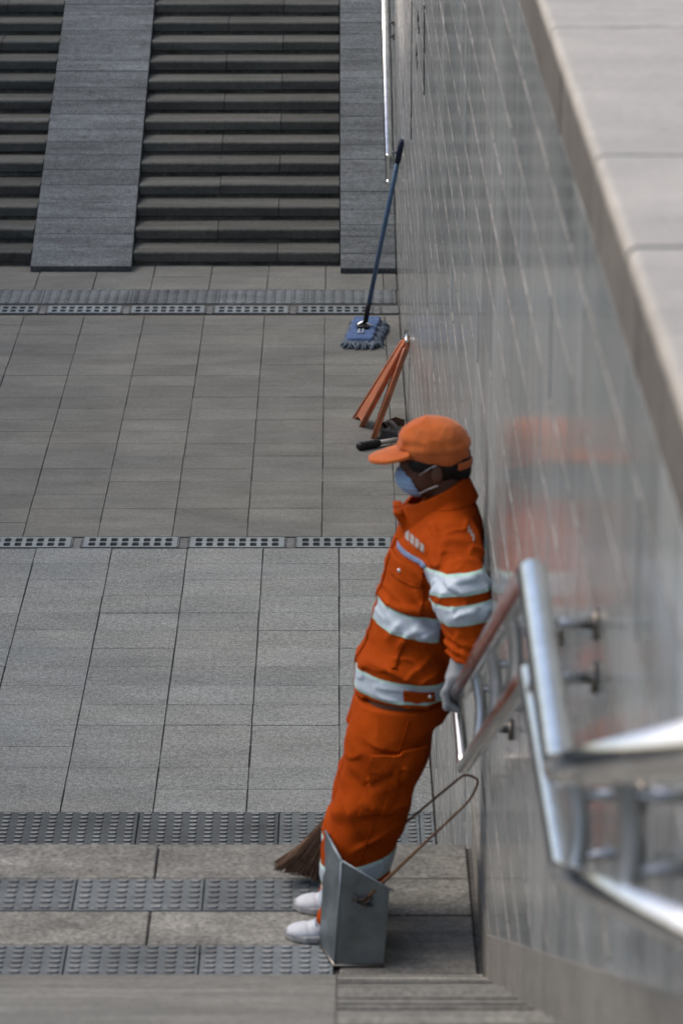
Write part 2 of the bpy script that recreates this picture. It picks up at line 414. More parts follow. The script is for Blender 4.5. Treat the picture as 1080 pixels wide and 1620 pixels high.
def ramp_slabs(parent, y0base, x0, x1, ystart, z0, slope, n, step, m, org, jitter=.3):
    """ramp of stone courses, thick, following the stair slope"""
    ang = math.atan(slope); y = ystart
    for k in range(n):
        L = step*rng.uniform(1-jitter, 1+jitter)
        me = slab_mesh(round(x1-x0-.004, 3), round(L/math.cos(ang)-.0035, 3), .12, .003)
        yc = y + L/2
        piece('ramp_slab', me, m, parent, ((x0+x1)/2-org[0], yc-org[1], z0+(yc-ystart)*slope-org[2]+rng.uniform(-.001, .001)), (ang+rng.uniform(-.003, .003), 0, 0))
        y += L
ramp_slabs(far, 0, -2.150, -1.440, 24.90, .040, RF/TF, 26, .205, M['ramp_far'], (0, YF, 0))
ramp_slabs(far, 0, .022, XW-.004, 24.84, .040, RF/TF, 26, .205, M['ramp_far'], (0, YF, 0))
for (x0, x1, ys) in ((-2.150, -1.440, 24.90), (.022, XW-.004, 24.84)):
    bm = bmesh.new(); sl_ = RF/TF
    add_prism(bm, [(ys+.002, .001), (ys+.06, .002), (ys+5.3, .02+5.24*sl_-.06), (ys+5.3, .001)], 'x', x0+.003, x1-.003)
    fix(bm); o = bm_obj('ramp_kerb', bm, M['ramp_far'], far); o.location = (0, -YF, 0)
bm = bmesh.new()
add_prism(bm, [(YF+.15, -.2), (YF+.15, -.05), (YF+TF*NST+.15, RF*NST-.1), (YF+TF*NST+3, RF*NST-.03), (YF+TF*NST+3, -.2)], 'x', XL, XW); fix(bm)
tag(bm_obj('stair_base', bm, M['joint'], far)).location = (0, -YF, 0)

# ------------------------------------------------------------------ landing with its paving
Y1, Y2 = 9.385, 10.37
YU = 9.115                    # first riser of the upper flight
bm = bmesh.new(); add_box(bm, -3.0, XW-.003, YU, Y2-.012, .6, ZL-.012); fix(bm)
landing = tag(bm_obj('landing', bm, M['joint']), kind='structure')
tl = tactile_mesh(.376, .236, 7, 6, .036, .025, .0050)
for (a, b, off) in ((9.85, 10.092, -.035), (9.388, 9.600, -.03)):
    me = two_mats(tl if b-a > .23 else tactile_mesh(.376, .205, 7, 6, .036, .022, .0050), M['tactile'], M['tactile_worn'])
    for k in range(7):
        xc = off-.19-.38*k
        if k == 0: xc = off-.19
        piece('tactile_slab', me, M['tactile'], landing, (xc+.02, (a+b)/2, ZL))
def lslab(x0, x1, y0, y1, m, g=.006):
    piece('landing_slab', slab_mesh(round(x1-x0-g, 3), round(y1-y0-g*.7, 3), .05, .004), m, landing, ((x0+x1)/2, (y0+y1)/2, ZL+rng.uniform(-.001, .001)), (0, rng.uniform(-.002, .002), 0))
for (y0, y1, js) in ((10.094, 10.37, (-2.9, -1.9, -1.22, -.545, .0)), (9.602, 9.848, (-2.9, -1.95, -1.25, -.545, .0))):
    for a, b in zip(js, js[1:]): lslab(a, b, y0, y1, M['landing'])
for y0, y1 in ((10.094, 10.37), (9.815, 10.091), (9.40, 9.812), (YU+.004, 9.397)):
    lslab(.004, XW-.022, y0, y1, M['landing'] if y0 > 9.81 else M['landing_worn'])

# ------------------------------------------------------------------ lower flight (landing down to the floor) and upper flight
def flight(name, label, ytop, ztop, n, r, t, x0, x1, xr, m, mr, grooves):
    root = tag(empty(name, (0, ytop, ztop)), label, 'staircase')
    for k in range(n):
        b = bmesh.new()
        prof = [(0, -r-.002), (0, 0)]
        if grooves:
            prof = [(-.012, -r-.002), (-.012, -.026), (.002, -.024), (.003, -.006), (-.003, 0)]
            for y in [q+rng.uniform(-.006, .006) for q in (-.016, -.05, -.12, -.2) if rng.random() < .75]:
                prof += [(y, 0), (y-.002, -.007), (y-.010, -.007), (y-.012, 0)]
        prof += [(-t-.04, 0), (-t-.04, -r-.002)]
        add_prism(b, prof, 'x', x0+.003, x1); fix(b)
        o = bm_obj('step_stone', b, m if not grooves or rng.random() < .5 else M['landing'], root)
        o.location = (0, -t*k if grooves else t*(k+1), (r*(k+1)+rng.uniform(-.003, .003) if grooves else -r*(k+1)))
        if grooves: o.rotation_euler = (rng.uniform(-.006, .006), rng.uniform(-.004, .004), 0)
    return root
up = flight('staircase', 'narrow flight of grooved steps beside the wall, rising toward the camera at bottom', YU, ZL, 12, .125, .30, -.0035, XW-.022, 0, M['landing_worn'], None, True)
ramp_ = []
angU = math.atan(.125/.30)
for k in range(18):
    me = slab_mesh(1.05, .30/math.cos(angU)-.004 if False else .2205, .10, .004)
    for c_ in range(3):
        yc = 9.385 - .205*(k+.5)
        piece('ramp_slab', me, M['landing'], up, (-.0008-.525-1.055*c_, yc-YU, .002+(9.385-yc)*.125/.30), (-angU+rng.uniform(-.004, .004), 0, 0))
bm = bmesh.new(); add_prism(bm, [(YU-.02, .6), (YU-.02, ZL-.02), (5.7, ZL+(YU-5.72)*.4167-.03), (5.7, .6)], 'x', -3.1, XW-.006); fix(bm)
o = bm_obj('stair_base', bm, M['joint'], up); o.location = (0, -YU, -ZL)
low = flight('staircase', 'lower flight going down from the landing, hidden behind its edge', Y2, ZL, 11, .129, .30, -3.0, XW-.006, 0, M['landing'], None, False)
bm = bmesh.new(); add_box(bm, -3.1, XW-.006, 4.76, 5.70, 2.2, 2.97); fix(bm)
tag(bm_obj('upper_landing', bm, M['landing']), kind='structure')

top = tag(empty('staircase', (0, 4.755, 2.97)), 'uppermost flight climbing to street level beneath the camera', 'staircase')
for k in range(10):
    bm = bmesh.new(); add_box(bm, -3.1, XW-.006, -.30*(k+1)+.002, -.30*k, .125*k-.3, .125*(k+1)); fix(bm)
    bm_obj('step_stone', bm, M['landing'], top)

# ------------------------------------------------------------------ granite wall
wall = tag(empty('granite_wall', (XW, 16, 0)), 'long grey polished granite wall of upright-streaked tiles with pale coping', 'wall')
WORG = Vector((XW, 16, 0))
bm = bmesh.new(); add_box(bm, XW+.004, XW+.40, 1.2, 33, -.25, COPZ-.16); fix(bm)
o = bm_obj('wall_core', bm, M['mortar'], wall); o.location = -WORG
TL, TH = .60, .213
def wall_tile_mesh(w_, h_):
    b = bmesh.new(); bv = .0015
    A = [b.verts.new(q) for q in ((.02, -w_/2, -h_/2), (.02, w_/2, -h_/2), (.02, w_/2, h_/2), (.02, -w_/2, h_/2))]
    C = [b.verts.new(q) for q in ((bv, -w_/2, -h_/2), (bv, w_/2, -h_/2), (bv, w_/2, h_/2), (bv, -w_/2, h_/2))]
    D = [b.verts.new(q) for q in ((0, -w_/2+bv, -h_/2+bv), (0, w_/2-bv, -h_/2+bv), (0, w_/2-bv, h_/2-bv), (0, -w_/2+bv, h_/2-bv))]
    for p, q in ((A, C), (C, D)):
        for i in range(4):
            j = (i+1) % 4; b.faces.new((p[i], q[i], q[j], p[j]))
    b.faces.new((D[0], D[3], D[2], D[1])); fix(b)
    me = bpy.data.meshes.new('wall_tile'); b.to_mesh(me); b.free(); return me
tiles = []
row_tops = [4.447, 4.31] + [4.31-TH*k for k in range(1, 21)]
for ri, (zt, zb) in enumerate(zip(row_tops, row_tops[1:]+[.0])):
    if zt-zb < .05: continue
    y = 1.5 - (TL*.5 if ri % 2 else 0)
    while y < 32.8:
        tiles.append((y+TL/2, (zt+zb)/2, zt-zb)); y += TL
def vis_area(t):
    y, z, h = t
    ax, ay = projpx(XW, max(y-TL/2, 2), z+h/2); bx, by = projpx(XW, y+TL/2, z-h/2)
    # hidden below the flights
    if y < 9.385 and z+h/2 < ZL+(9.385-y)*.4167: return 0
    if 9.385 <= y <= 10.37 and z+h/2 < ZL: return 0
    if not (0 < (ay+by)/2 < 1640 and 0 < (ax+bx)/2 < 1100): return 0
    return abs((ax-bx)*(projpx(XW, y, z-h/2)[1]-projpx(XW, y, z+h/2)[1]))
tiles.sort(key=vis_area, reverse=True)
wt_cache = {}; rest = bmesh.new()
for i, (y, z, h) in enumerate(tiles):
    hh = round(h-.006, 4)
    if hh not in wt_cache: wt_cache[hh] = wall_tile_mesh(TL-.0022, hh)
    tilt = (0, rng.gauss(0, .0012), rng.gauss(0, .0022))
    dx = rng.gauss(0, .0006)
    if i < 295:
        piece('wall_tile', wt_cache[hh], M['polished'], wall, Vector((XW+dx, y, z))-WORG, tilt)
    else:
        mt = Matrix.Translation((XW+dx, y, z)) @ Matrix.Rotation(tilt[2], 4, 'Z') @ Matrix.Rotation(tilt[1], 4, 'Y')
        n0 = len(rest.verts); rest.from_mesh(wt_cache[hh]); rest.verts.ensure_lookup_table()
        for v in rest.verts[n0:]: v.co = mt @ v.co
o = bm_obj('wall_tiling', rest, M['polished'], wall); o.location = -WORG; tag(o, kind='stuff')
for z_ in row_tops[1:-1]:
    bm = bmesh.new(); yy = 1.4
    while yy < 32.8:
        L = rng.uniform(.2, .8); g = rng.uniform(0, .05) if rng.random() < .4 else 0
        add_box(bm, XW-rng.uniform(.0006, .0016), XW+.003, yy, yy+L-g, z_-rng.uniform(.0022, .0034), z_+rng.uniform(.0022, .0034)); yy += L
    fix(bm); o = bm_obj('mortar_joint', bm, M['mortar'], wall); o.location = -WORG
# coping stones, bull-nosed
yj = [1.3, 2.5, 3.78, 5.07, 5.745, 7.03, 8.31, 9.6, 10.9, 12.2, 13.5, 14.8, 16.1, 17.4, 18.7, 20, 21.3, 22.6, 23.9, 25.2, 26.5, 27.8, 29.1, 30.4, 31.7, 33]
for a, b in zip(yj, yj[1:]):
    bm = bmesh.new(); x0 = XW-.003
    prof = [(x0+.006, COPZ-.030), (x0, COPZ-.026), (x0, COPZ-.014)] + [(x0+.014-.014*math.cos(t), COPZ-.014+.014*math.sin(t)) for t in (.4, .8, 1.2, 1.57)] + [(x0+.62, COPZ), (x0+.62, COPZ-.030)]
    add_prism(bm, prof, 'y', a+.008, b-.008); fix(bm)
    o = bm_obj('coping_stone', bm, M['coping'], wall); o.location = Vector((rng.uniform(-.001, .001), 0, rng.uniform(-.002, .002)))-WORG
yy = 1.3
while yy < 33:
    bm = bmesh.new(); L = .9
    add_prism(bm, [(XW-.001, COPZ-.150), (XW-.001, COPZ-.031), (XW+.3, COPZ-.031), (XW+.3, COPZ-.150)], 'y', yy, yy+L-.004); fix(bm)
    o = bm_obj('fascia_stone', bm, M['fascia'], wall); o.location = Vector((rng.uniform(-.001, .001), 0, 0))-WORG; yy += L
# sloping skirting along the upper flight and along the floor
ys = 9.3
while ys > 3.4:
    L = .62; bm = bmesh.new()
    z = lambda q: ZL+(9.385-q)*.4167
    add_prism(bm, [(ys, z(ys)-.22), (ys, z(ys)+.125), (ys-L+.004, z(ys-L+.004)+.125), (ys-L+.004, z(ys-L)-.22)], 'x', XW-.007, XW+.003); fix(bm)
    o = bm_obj('skirting_stone', bm, M['skirting'], wall); o.location = -WORG; ys -= L
for a, b in ((9.305, 9.86), (9.864, 10.36)):
    bm = bmesh.new(); add_box(bm, XW-.007, XW+.003, a, b, ZL-.05, ZL+.15 if a < 9.5 else ZL+.15); fix(bm)
    o = bm_obj('skirting_stone', bm, M['skirting'], wall); o.location = -WORG
# open upright joints and small stencil marks far along the wall
for (y, z0, z1, wd) in ((20.2, 1.85, 2.62, .03), (17.3, 2.62, 3.05, .014)):
    bm = bmesh.new(); add_box(bm, XW-.0035, XW+.003, y-wd, y+wd, z0, z1); fix(bm)
    o = bm_obj('open_joint', bm, M['void'], wall); o.location = -WORG
for (y, z) in ((18.6, 2.78), (18.9, 2.55)):
    bm = bmesh.new()
    for (dy, dz, a, b) in ((-.16, -.03, .03, .035), (.0, .02, .16, .008), (.10, -.012, .03, .03), (.0, -.035, .16, .006)):
        add_box(bm, XW-.0035, XW+.001, y+dy-a, y+dy+a, z+dz-b*.5, z+dz+b*.5)
    bmesh.ops.remove_doubles(bm, verts=bm.verts[:], dist=.00001); fix(bm)
    o = bm_obj('stencil_mark', bm, M['void'], wall); o.location = -WORG
# opposite wall and the street level on both sides
bm = bmesh.new(); add_box(bm, XL-.4, XL, 1.2, 33, -.25, COPZ); fix(bm)
ow = tag(bm_obj('retaining_wall', bm, M['skirting']), 'plain stone wall on the far left of the sunken passage', 'wall')
bm = bmesh.new(); add_box(bm, XW+.7, 60, -20, 90, 4.0, 4.22); add_box(bm, -60, XL-.45, -20, 90, 4.0, 4.22); fix(bm)
tag(bm_obj('street_pavement', bm, M['street']), kind='structure')

# ------------------------------------------------------------------ handrails
def rail(label, top, lowr, endcap, stations, xw=XW):
    org = Vector(top[0])
    root = tag(empty('handrail', org), label, 'handrail')
    def add(name, bm, m, par=root):
        o = bm_obj(name, bm, m, par, True); o.location = -org; return o
    bm = bmesh.new(); add_tube(bm, fillet(top, .015), .0250, 20); o = add('top_rail', bm, M['steel'])
    bm = bmesh.new(); add_tube(bm, fillet(lowr, .015), .0190, 18); add('lower_rail', bm, M['steel'])
    a, b = endcap
    a, b = Vector(a), Vector(b)
    bm = bmesh.new(); add_tube(bm, fillet([a+Vector((0, -.02, .008)), a+Vector((0, .018, -.018)), b+Vector((0, .02, .012)), b+Vector((0, -.015, 0))], .03), .0165, 16); add('end_bend', bm, M['steel'])
    for (p, q) in stations:
        p, q = Vector(p), Vector(q)
        bm = bmesh.new()
        pts = []
        for i in range(9):
            t = i/8; c = p.lerp(q, t); c.x += .012*math.sin(math.pi*t)
            pts.append(c)
        add_tube(bm, pts, .0145, 12); add('baluster', bm, M['steel_brushed'])
        for t in (.25, .78):
            c = p.lerp(q, t); c.x += .012*math.sin(math.pi*t)
            bm = bmesh.new(); add_tube(bm, [c, Vector((xw-.004, c.y, c.z))], .009, 10)
            br = add('wall_bracket', bm, M['steel_brushed'])
            bm = bmesh.new(); add_tube(bm, [Vector((xw-.010, c.y, c.z)), Vector((xw, c.y, c.z))], .026, 16)
            o = bm_obj('bracket_plate', bm, M['steel_dark'], br, True)
    return root
def lerp(a, b, t): return tuple(a[i]+(b[i]-a[i])*t for i in range(3))
ta, tb, tc, td = (.305, 2.3, 4.882), (.315, 4.82, 3.90), (.315, 5.62, 3.937), (.331, 9.42, 2.368)
la, lb, lc, ld = (.320, 2.3, 4.703), (.320, 4.78, 3.757), (.315, 5.66, 3.750), (.343, 9.30, 2.205)
st = []
for t in (.08, .41, .76): st.append((lerp(tb, ta, t), lerp(lb, la, t)))
st += [(lerp(tb, tc, .85), lerp(lb, lc, .85))]
for t in (.20, .44, .68): st.append((lerp(tc, td, t), lerp(lc, ld, t)))
rail('steel double handrail stepping down the wall in front of the orange sweeper', [ta, tb, tc, td], [la, lb, lc, ld], (td, ld), st)
fa, fb = (.348, 24.5, .905), (.348, 31.0, .905+6.5/3)
ga, gb = (.350, 24.5, .715), (.350, 31.0, .715+6.5/3)
st = [(lerp(fa, fb, t), lerp(ga, gb, t)) for t in (.02, .30, .58, .86)]
rail('bright steel handrail on the wall beside the far ramp', [fb, fa], [gb, ga], (fa, ga), st)

# ------------------------------------------------------------------ implicit surfaces for the soft shapes
lat = np.random.RandomState(3).rand(32, 32, 32).astype(np.float32)
def vnoise(x, y, z):
    xi, yi, zi = np.floor(x).astype(np.int32), np.floor(y).astype(np.int32), np.floor(z).astype(np.int32)
    fx, fy, fz = x-xi, y-yi, z-zi
    fx, fy, fz = (f*f*(3-2*f) for f in (fx, fy, fz))
    g = lambda a, b, c: lat[(xi+a) & 31, (yi+b) & 31, (zi+c) & 31]
    l = lambda a, b, t: a+(b-a)*t
    return l(l(l(g(0,0,0), g(1,0,0), fx), l(g(0,1,0), g(1,1,0), fx), fy), l(l(g(0,0,1), g(1,0,1), fx), l(g(0,1,1), g(1,1,1), fx), fy), fz)-.5
def smin(a, b, k):
    h = np.clip(.5+.5*(b-a)/k, 0, 1); return b+(a-b)*h-k*h*(1-h)
def cap(P, a, b, ra, rb):
    X, Y, Z = P; d = [b[i]-a[i] for i in range(3)]; L = sum(q*q for q in d)
    t = np.clip(((X-a[0])*d[0]+(Y-a[1])*d[1]+(Z-a[2])*d[2])/L, 0, 1)
    return np.sqrt((X-a[0]-t*d[0])**2+(Y-a[1]-t*d[1])**2+(Z-a[2]-t*d[2])**2)-(ra+(rb-ra)*t)
def chain(P, pts, rs, k=.02):
    d = None
    for i in range(len(pts)-1):
        c = cap(P, pts[i], pts[i+1], rs[i], rs[i+1]); d = c if d is None else smin(d, c, k)
    return d
def ell(P, c, r):
    X, Y, Z = P
    k0 = np.sqrt(((X-c[0])/r[0])**2+((Y-c[1])/r[1])**2+((Z-c[2])/r[2])**2)
    k1 = np.sqrt(((X-c[0])/r[0]**2)**2+((Y-c[1])/r[1]**2)**2+((Z-c[2])/r[2]**2)**2)
    return k0*(k0-1)/np.maximum(k1, 1e-6)
def plane(P, co, no):
    n = Vector(no).normalized(); return (P[0]-co[0])*n.x+(P[1]-co[1])*n.y+(P[2]-co[2])*n.z
def nets(f, lo, hi, h):
    n = [int(math.ceil((hi[i]-lo[i])/h))+1 for i in range(3)]
    ax = [lo[i]+h*np.arange(n[i], dtype=np.float32) for i in range(3)]
    P = np.meshgrid(*ax, indexing='ij'); V = f(P).astype(np.float32)
    S = V < 0
    cs = [(a, b, c) for a in (0, 1) for b in (0, 1) for c in (0, 1)]
    sl = lambda A, c: A[c[0]:n[0]-1+c[0], c[1]:n[1]-1+c[1], c[2]:n[2]-1+c[2]]
    cnt = sum(sl(S, c).astype(np.int8) for c in cs); m = (cnt > 0) & (cnt < 8)
    idx = np.argwhere(m); vid = -np.ones(m.shape, np.int32); vid[m] = np.arange(len(idx))
    cv = np.stack([V[idx[:, 0]+c[0], idx[:, 1]+c[1], idx[:, 2]+c[2]] for c in cs], 1)
    acc = np.zeros((len(idx), 3)); num = np.zeros(len(idx))
    for i in range(8):
        for j in range(i+1, 8):
            if sum(abs(cs[i][q]-cs[j][q]) for q in range(3)) != 1: continue
            a, b = cv[:, i], cv[:, j]; s = (a < 0) != (b < 0)
            t = np.where(s, a/np.where(s, a-b, 1), 0)[:, None]
            p = np.array(cs[i])+t*(np.array(cs[j])-np.array(cs[i]))
            acc += p*s[:, None]; num += s
    verts = np.array(lo)+h*(idx+acc/num[:, None])
    quads = []
    for d in range(3):
        e = [0, 0, 0]; e[d] = 1
        A = S[:n[0]-e[0], :n[1]-e[1], :n[2]-e[2]]; B = S[e[0]:, e[1]:, e[2]:]
        ch = np.argwhere(A != B); u, w_ = (d+1) % 3, (d+2) % 3
        ok = (ch[:, u] > 0) & (ch[:, w_] > 0) & (ch[:, u] < n[u]-1) & (ch[:, w_] < n[w_]-1); ch = ch[ok]
        def cell(du, dw):
            q = ch.copy(); q[:, u] -= du; q[:, w_] -= dw; return vid[q[:, 0], q[:, 1], q[:, 2]]
        Q = np.stack([cell(1, 1), cell(0, 1), cell(0, 0), cell(1, 0)], 1)
        flip = ~A[ch[:, 0], ch[:, 1], ch[:, 2]]; Q[flip] = Q[flip][:, ::-1]
        quads.append(Q)
    return verts, np.concatenate(quads)
def nets_obj(name, f, lo, hi, h, m, parent, org):
    v, q = nets(f, lo, hi, h)
    me = bpy.data.meshes.new(name); me.from_pydata(v.tolist(), [], q.tolist()); me.update()
    o = mesh_obj(name, me, m, parent, True); return o, (v, q)
def patch(name, src, planes, off, m, parent, thick=None):
    """a piece of cloth cut from a surface by planes and laid on it: real thickness, clean edges"""
    v, q = src
    keep = np.ones(len(v), bool)
    for co, no in planes: keep &= ((v-np.array(co)) @ (np.array(no)/np.linalg.norm(no))) < .02
    fk = keep[q].any(1); qs = q[fk]
    used, inv = np.unique(qs, return_inverse=True); qs = inv.reshape(qs.shape)
    bm = bmesh.new(); bv = [bm.verts.new(p) for p in v[used].tolist()]
    for f in qs.tolist():
        try: bm.faces.new([bv[i] for i in f])
        except ValueError: pass
    for co, no in planes:
        bmesh.ops.bisect_plane(bm, geom=bm.verts[:]+bm.edges[:]+bm.faces[:], plane_co=co, plane_no=no, clear_outer=True, dist=1e-5)
    bm.normal_update()
    nn = [(v_, v_.normal.copy()) for v_ in bm.verts]
    for v_, no in nn: v_.co += no*off
    t = thick if thick else off
    fs = bm.faces[:]
    if fs:
        ex = bmesh.ops.solidify(bm, geom=fs, thickness=t)
        fix(bm)
    return bm_obj(name, bm, m, parent, True)

# ------------------------------------------------------------------ the sweeper
PO = Vector((0, 9.75, ZL))
person = tag(empty('person', PO), 'person in orange work suit and cap leaning back on the granite wall, wearing blue mask', 'person')
def interp(z, zs, vs): return np.interp(z, zs, vs).astype(np.float32)
TZ = [.60, .70, .76, .82, .90, 1.02, 1.10, 1.17, 1.22, 1.26, 1.29, 1.33]
TC = [.185, .193, .196, .206, .228, .256, .274, .288, .300, .310, .316, .320]
TA = [.143, .146, .146, .143, .141, .138, .134, .124, .108, .085, .066, .045]
TB = [.190, .196, .196, .190, .186, .192, .196, .194, .182, .145, .092, .05]
L_ARM = [(.315, -.150, 1.195), (.343, -.335, 1.095), (.352, -.395, .955)]
R_ARM = [(.300, .150, 1.195), (.315, .262, 1.03), (.285, .300, .850)]
def folds(P, amp, s):
    X, Y, Z = P
    a = vnoise(X*s[0]+3.1, Y*s[1]+7.7, Z*s[2]+1.3)
    b = vnoise(X*s[0]*2.1+13.1, Y*s[1]*2.1+2.7, Z*s[2]*2.1+5.3)
    return -amp*(np.exp(-(a/.10)**2)*1.3-.5) - amp*.55*(np.exp(-(b/.10)**2)*1.2-.45)
def crease(P, segs, w_, amp, ymax=.0):
    """sharp-edged folds of cloth on the side facing the camera: a step on one side, a soft slope on the other"""
    X, Y, Z = P; d = 0
    for (ax, az, bx, bz) in segs:
        dx, dz = bx-ax, bz-az; L = math.hypot(dx, dz); ux, uz = dx/L, dz/L
        t = (X-ax)*ux+(Z-az)*uz; q = (X-ax)*-uz+(Z-az)*ux
        q = q + .006*np.sin(t/L*math.pi)
        en = np.clip(t/(.3*L), 0, 1)*np.clip((L-t)/(.3*L), 0, 1)
        d = d + amp*en*np.where(q > 0, np.exp(-q/w_), np.exp(q/(w_*.22)))
    return d*np.clip((ymax-Y)/.02, 0, 1)
T_CR = [(.068, .455, .215, .425), (.205, .615, .178, .455), (.062, .500, .165, .590), (.090, .470, .215, .570), (.010, .455, .078, .345), (.205, .385, .080, .335), (.06, .64, .21, .605), (.15, .36, .03, .30), (.01, .56, .075, .60)]
J_CR = [(.292, .900, .165, .800), (.235, .985, .160, .890), (.300, .955, .215, .935), (.185, .985, .13, .905), (.115, .865, .20, .815), (.21, 1.10, .255, 1.00), (.29, .84, .22, .80)]
S_CR = [(.275, 1.165, .375, 1.135), (.300, 1.205, .385, 1.175), (.385, 1.10, .29, 1.065), (.285, 1.02, .40, .995), (.40, 1.005, .30, .975), (.29, .985, .39, .965), (.40, .98, .31, .955)]
def torso(P, grow=0):
    X, Y, Z = P; c = interp(Z, TZ, TC); a = np.maximum(interp(Z, TZ, TA)+grow, .012); b = np.maximum(interp(Z, TZ, TB)+grow, .012)
    return (np.sqrt(((X-c)/a)**2+(np.abs(Y)/b)**2)-1)*np.minimum(a, b)
def jacket_f(P):
    X, Y, Z = P
    t = torso(P); t = np.maximum(t, .729-Z); t = np.maximum(t, Z-1.315)
    # blouson gathers above the hem
    t = t - .012*np.exp(-((Z-.825)/.035)**2)
    rot = Z*.9+X*.5
    t = t + folds((X+.6*Z, Y, Z), .007, (8, 5, 11))*np.clip((1.2-Z)/.2, .2, 1)
    # diagonal drag folds from armpit to waist
    t = t - 0.010*np.sin((Z*1.0+X*.85)*62+5*vnoise(X*7, Y*7, Z*7))*np.clip((.0-Y)/.1, 0, 1)*np.exp(-((Z-.93)/.13)**2)*np.clip((X-.16)/.08, 0, 1)
    t = t - crease(P, J_CR, .020, .0095, -.03)
    l = chain(P, L_ARM, [.082, .072, .053], .05)
    l = l - crease(P, S_CR, .016, .0095, -.15)
    # sleeve wrinkles bunch toward the cuff
    q = np.clip((1.03-Z)/.05, 0, 1)*np.clip((Z-.90)/.02, 0, 1)
    l = l - .0065*q*np.sin(Z*230+X*40+6*vnoise(X*14, Y*14, Z*10)) + folds((X+.3*Z, Y, Z), .008, (10, 10, 13))
    l = np.maximum(l, plane(P, (.352, -.397, .948), (.0, -.10, -1)))
    r = chain(P, R_ARM, [.080, .070, .052], .05) + folds(P, .005, (13, 13, 15))
    r = np.maximum(r, plane(P, R_ARM[2], (0, 0, -1)))
    return smin(smin(t, l, .028), r, .028)
def trousers_f(P):
    X, Y, Z = P
    ll = chain(P, [(.196, -.070, .76), (.147, -.086, .60), (.095, -.098, .40), (.056, -.102, .26), (.024, -.102, .03)], [.096, .109, .100, .093, .084], .05)
    rl = chain(P, [(.202, .070, .76), (.150, .084, .60), (.100, .092, .40), (.060, .096, .26), (.028, .10, .03)], [.096, .107, .098, .091, .082], .05)
    d = smin(ll, rl, .02)
    wst = torso(P, -.012); wst = np.maximum(wst, np.maximum(.66-Z, Z-.79)); d = smin(d, wst, .05)
    d = d + folds((X*1.0+Z*.4, Y, Z), .007, (7, 6, 6))*.55 + .001 - .004*np.sin((Z*1.0-X*1.1)*55+6*vnoise(X*6, Y*6, Z*6))*np.exp(-((Z-.46)/.12)**2)
    d = d - crease(P, T_CR, .020, .0105, -.05) - crease((P[0]+.02, -P[1], P[2]-.02), T_CR, .020, .009, -.05)
    d = np.maximum(d, np.where(Z > .715, torso(P, -.020), -1))
    # gathered cuff bunches
    d = d - .006*np.sin(Z*120+4*vnoise(X*10, Y*10, Z*10))*np.clip((.17-Z)/.05, 0, 1)
    d = np.maximum(d, Z-.79); d = np.maximum(d, .052+.10*np.clip(X-.0, 0, 1)-Z)
    return d
jk, JS = nets_obj('jacket', jacket_f, (.02, -.50, .70), (.46, .40, 1.36), .0052, M['cloth'], person, PO)
tr, TS = nets_obj('trousers', trousers_f, (-.09, -.26, .02), (.36, .26, .83), .0056, M['cloth'], person, PO)
# body : one continuous figure
HC = Vector((.274, 0, 1.428))
def hand_pts(side):
    if side == 'l':
        ys = [-.380, -.401, -.422, -.441]; wrist = (.352, -.398, .955); k = []
        for i, y in enumerate(ys):
            lz = (.0, .004, .002, -.004)[i]; dz = (-.40-y)*-.0
            zb = (y+.42)*-.40
            k.append([(.312, y, .900+zb+lz*.5), (.294, y, .860+zb-lz), (.300, y, .824+zb-lz), (.326, y, .814+zb+lz)])
        thumb = [(.347, -.385, .925), (.356, -.362, .888), (.352, -.357, .848)]
        palm = [(.352, -.402, .945), (.332, -.408, .902)]
    else:
        ys = [.282, .300, .318, .334]; k = []
        for i, y in enumerate(ys):
            x0 = (.0, -.004, -.001, .004)[i]
            k.append([(.262+x0, y, .775), (.258+x0, y, .735), (.285+x0, y, .718), (.305, y, .735)])
        thumb = [(.285, .285, .815), (.300, .272, .785), (.312, .280, .758)]
        palm = [(.285, .302, .842), (.266, .308, .785)]
    return k, thumb, palm
def hand_f(P, side, g=0.0):
    k, th, pm = hand_pts(side); d = cap(P, pm[0], pm[1], .028+g, .033+g)
    ysp = [f[0] for f in k]
    d = smin(d, cap(P, ysp[0], ysp[3], .015+g, .013+g), .012)
    for i, f in enumerate(k):
        r = (.0108, .0112, .0108, .0096)[i]+g
        d = smin(d, cap(P, pm[1], f[0], .016, r), .006)
        d = np.minimum(d, chain(P, f, [r*1.05, r, r*.95, r*.85], .004))
    d = smin(d, chain(P, th, [.015+g, .0122+g, .0105+g], .006), .008)
    return d
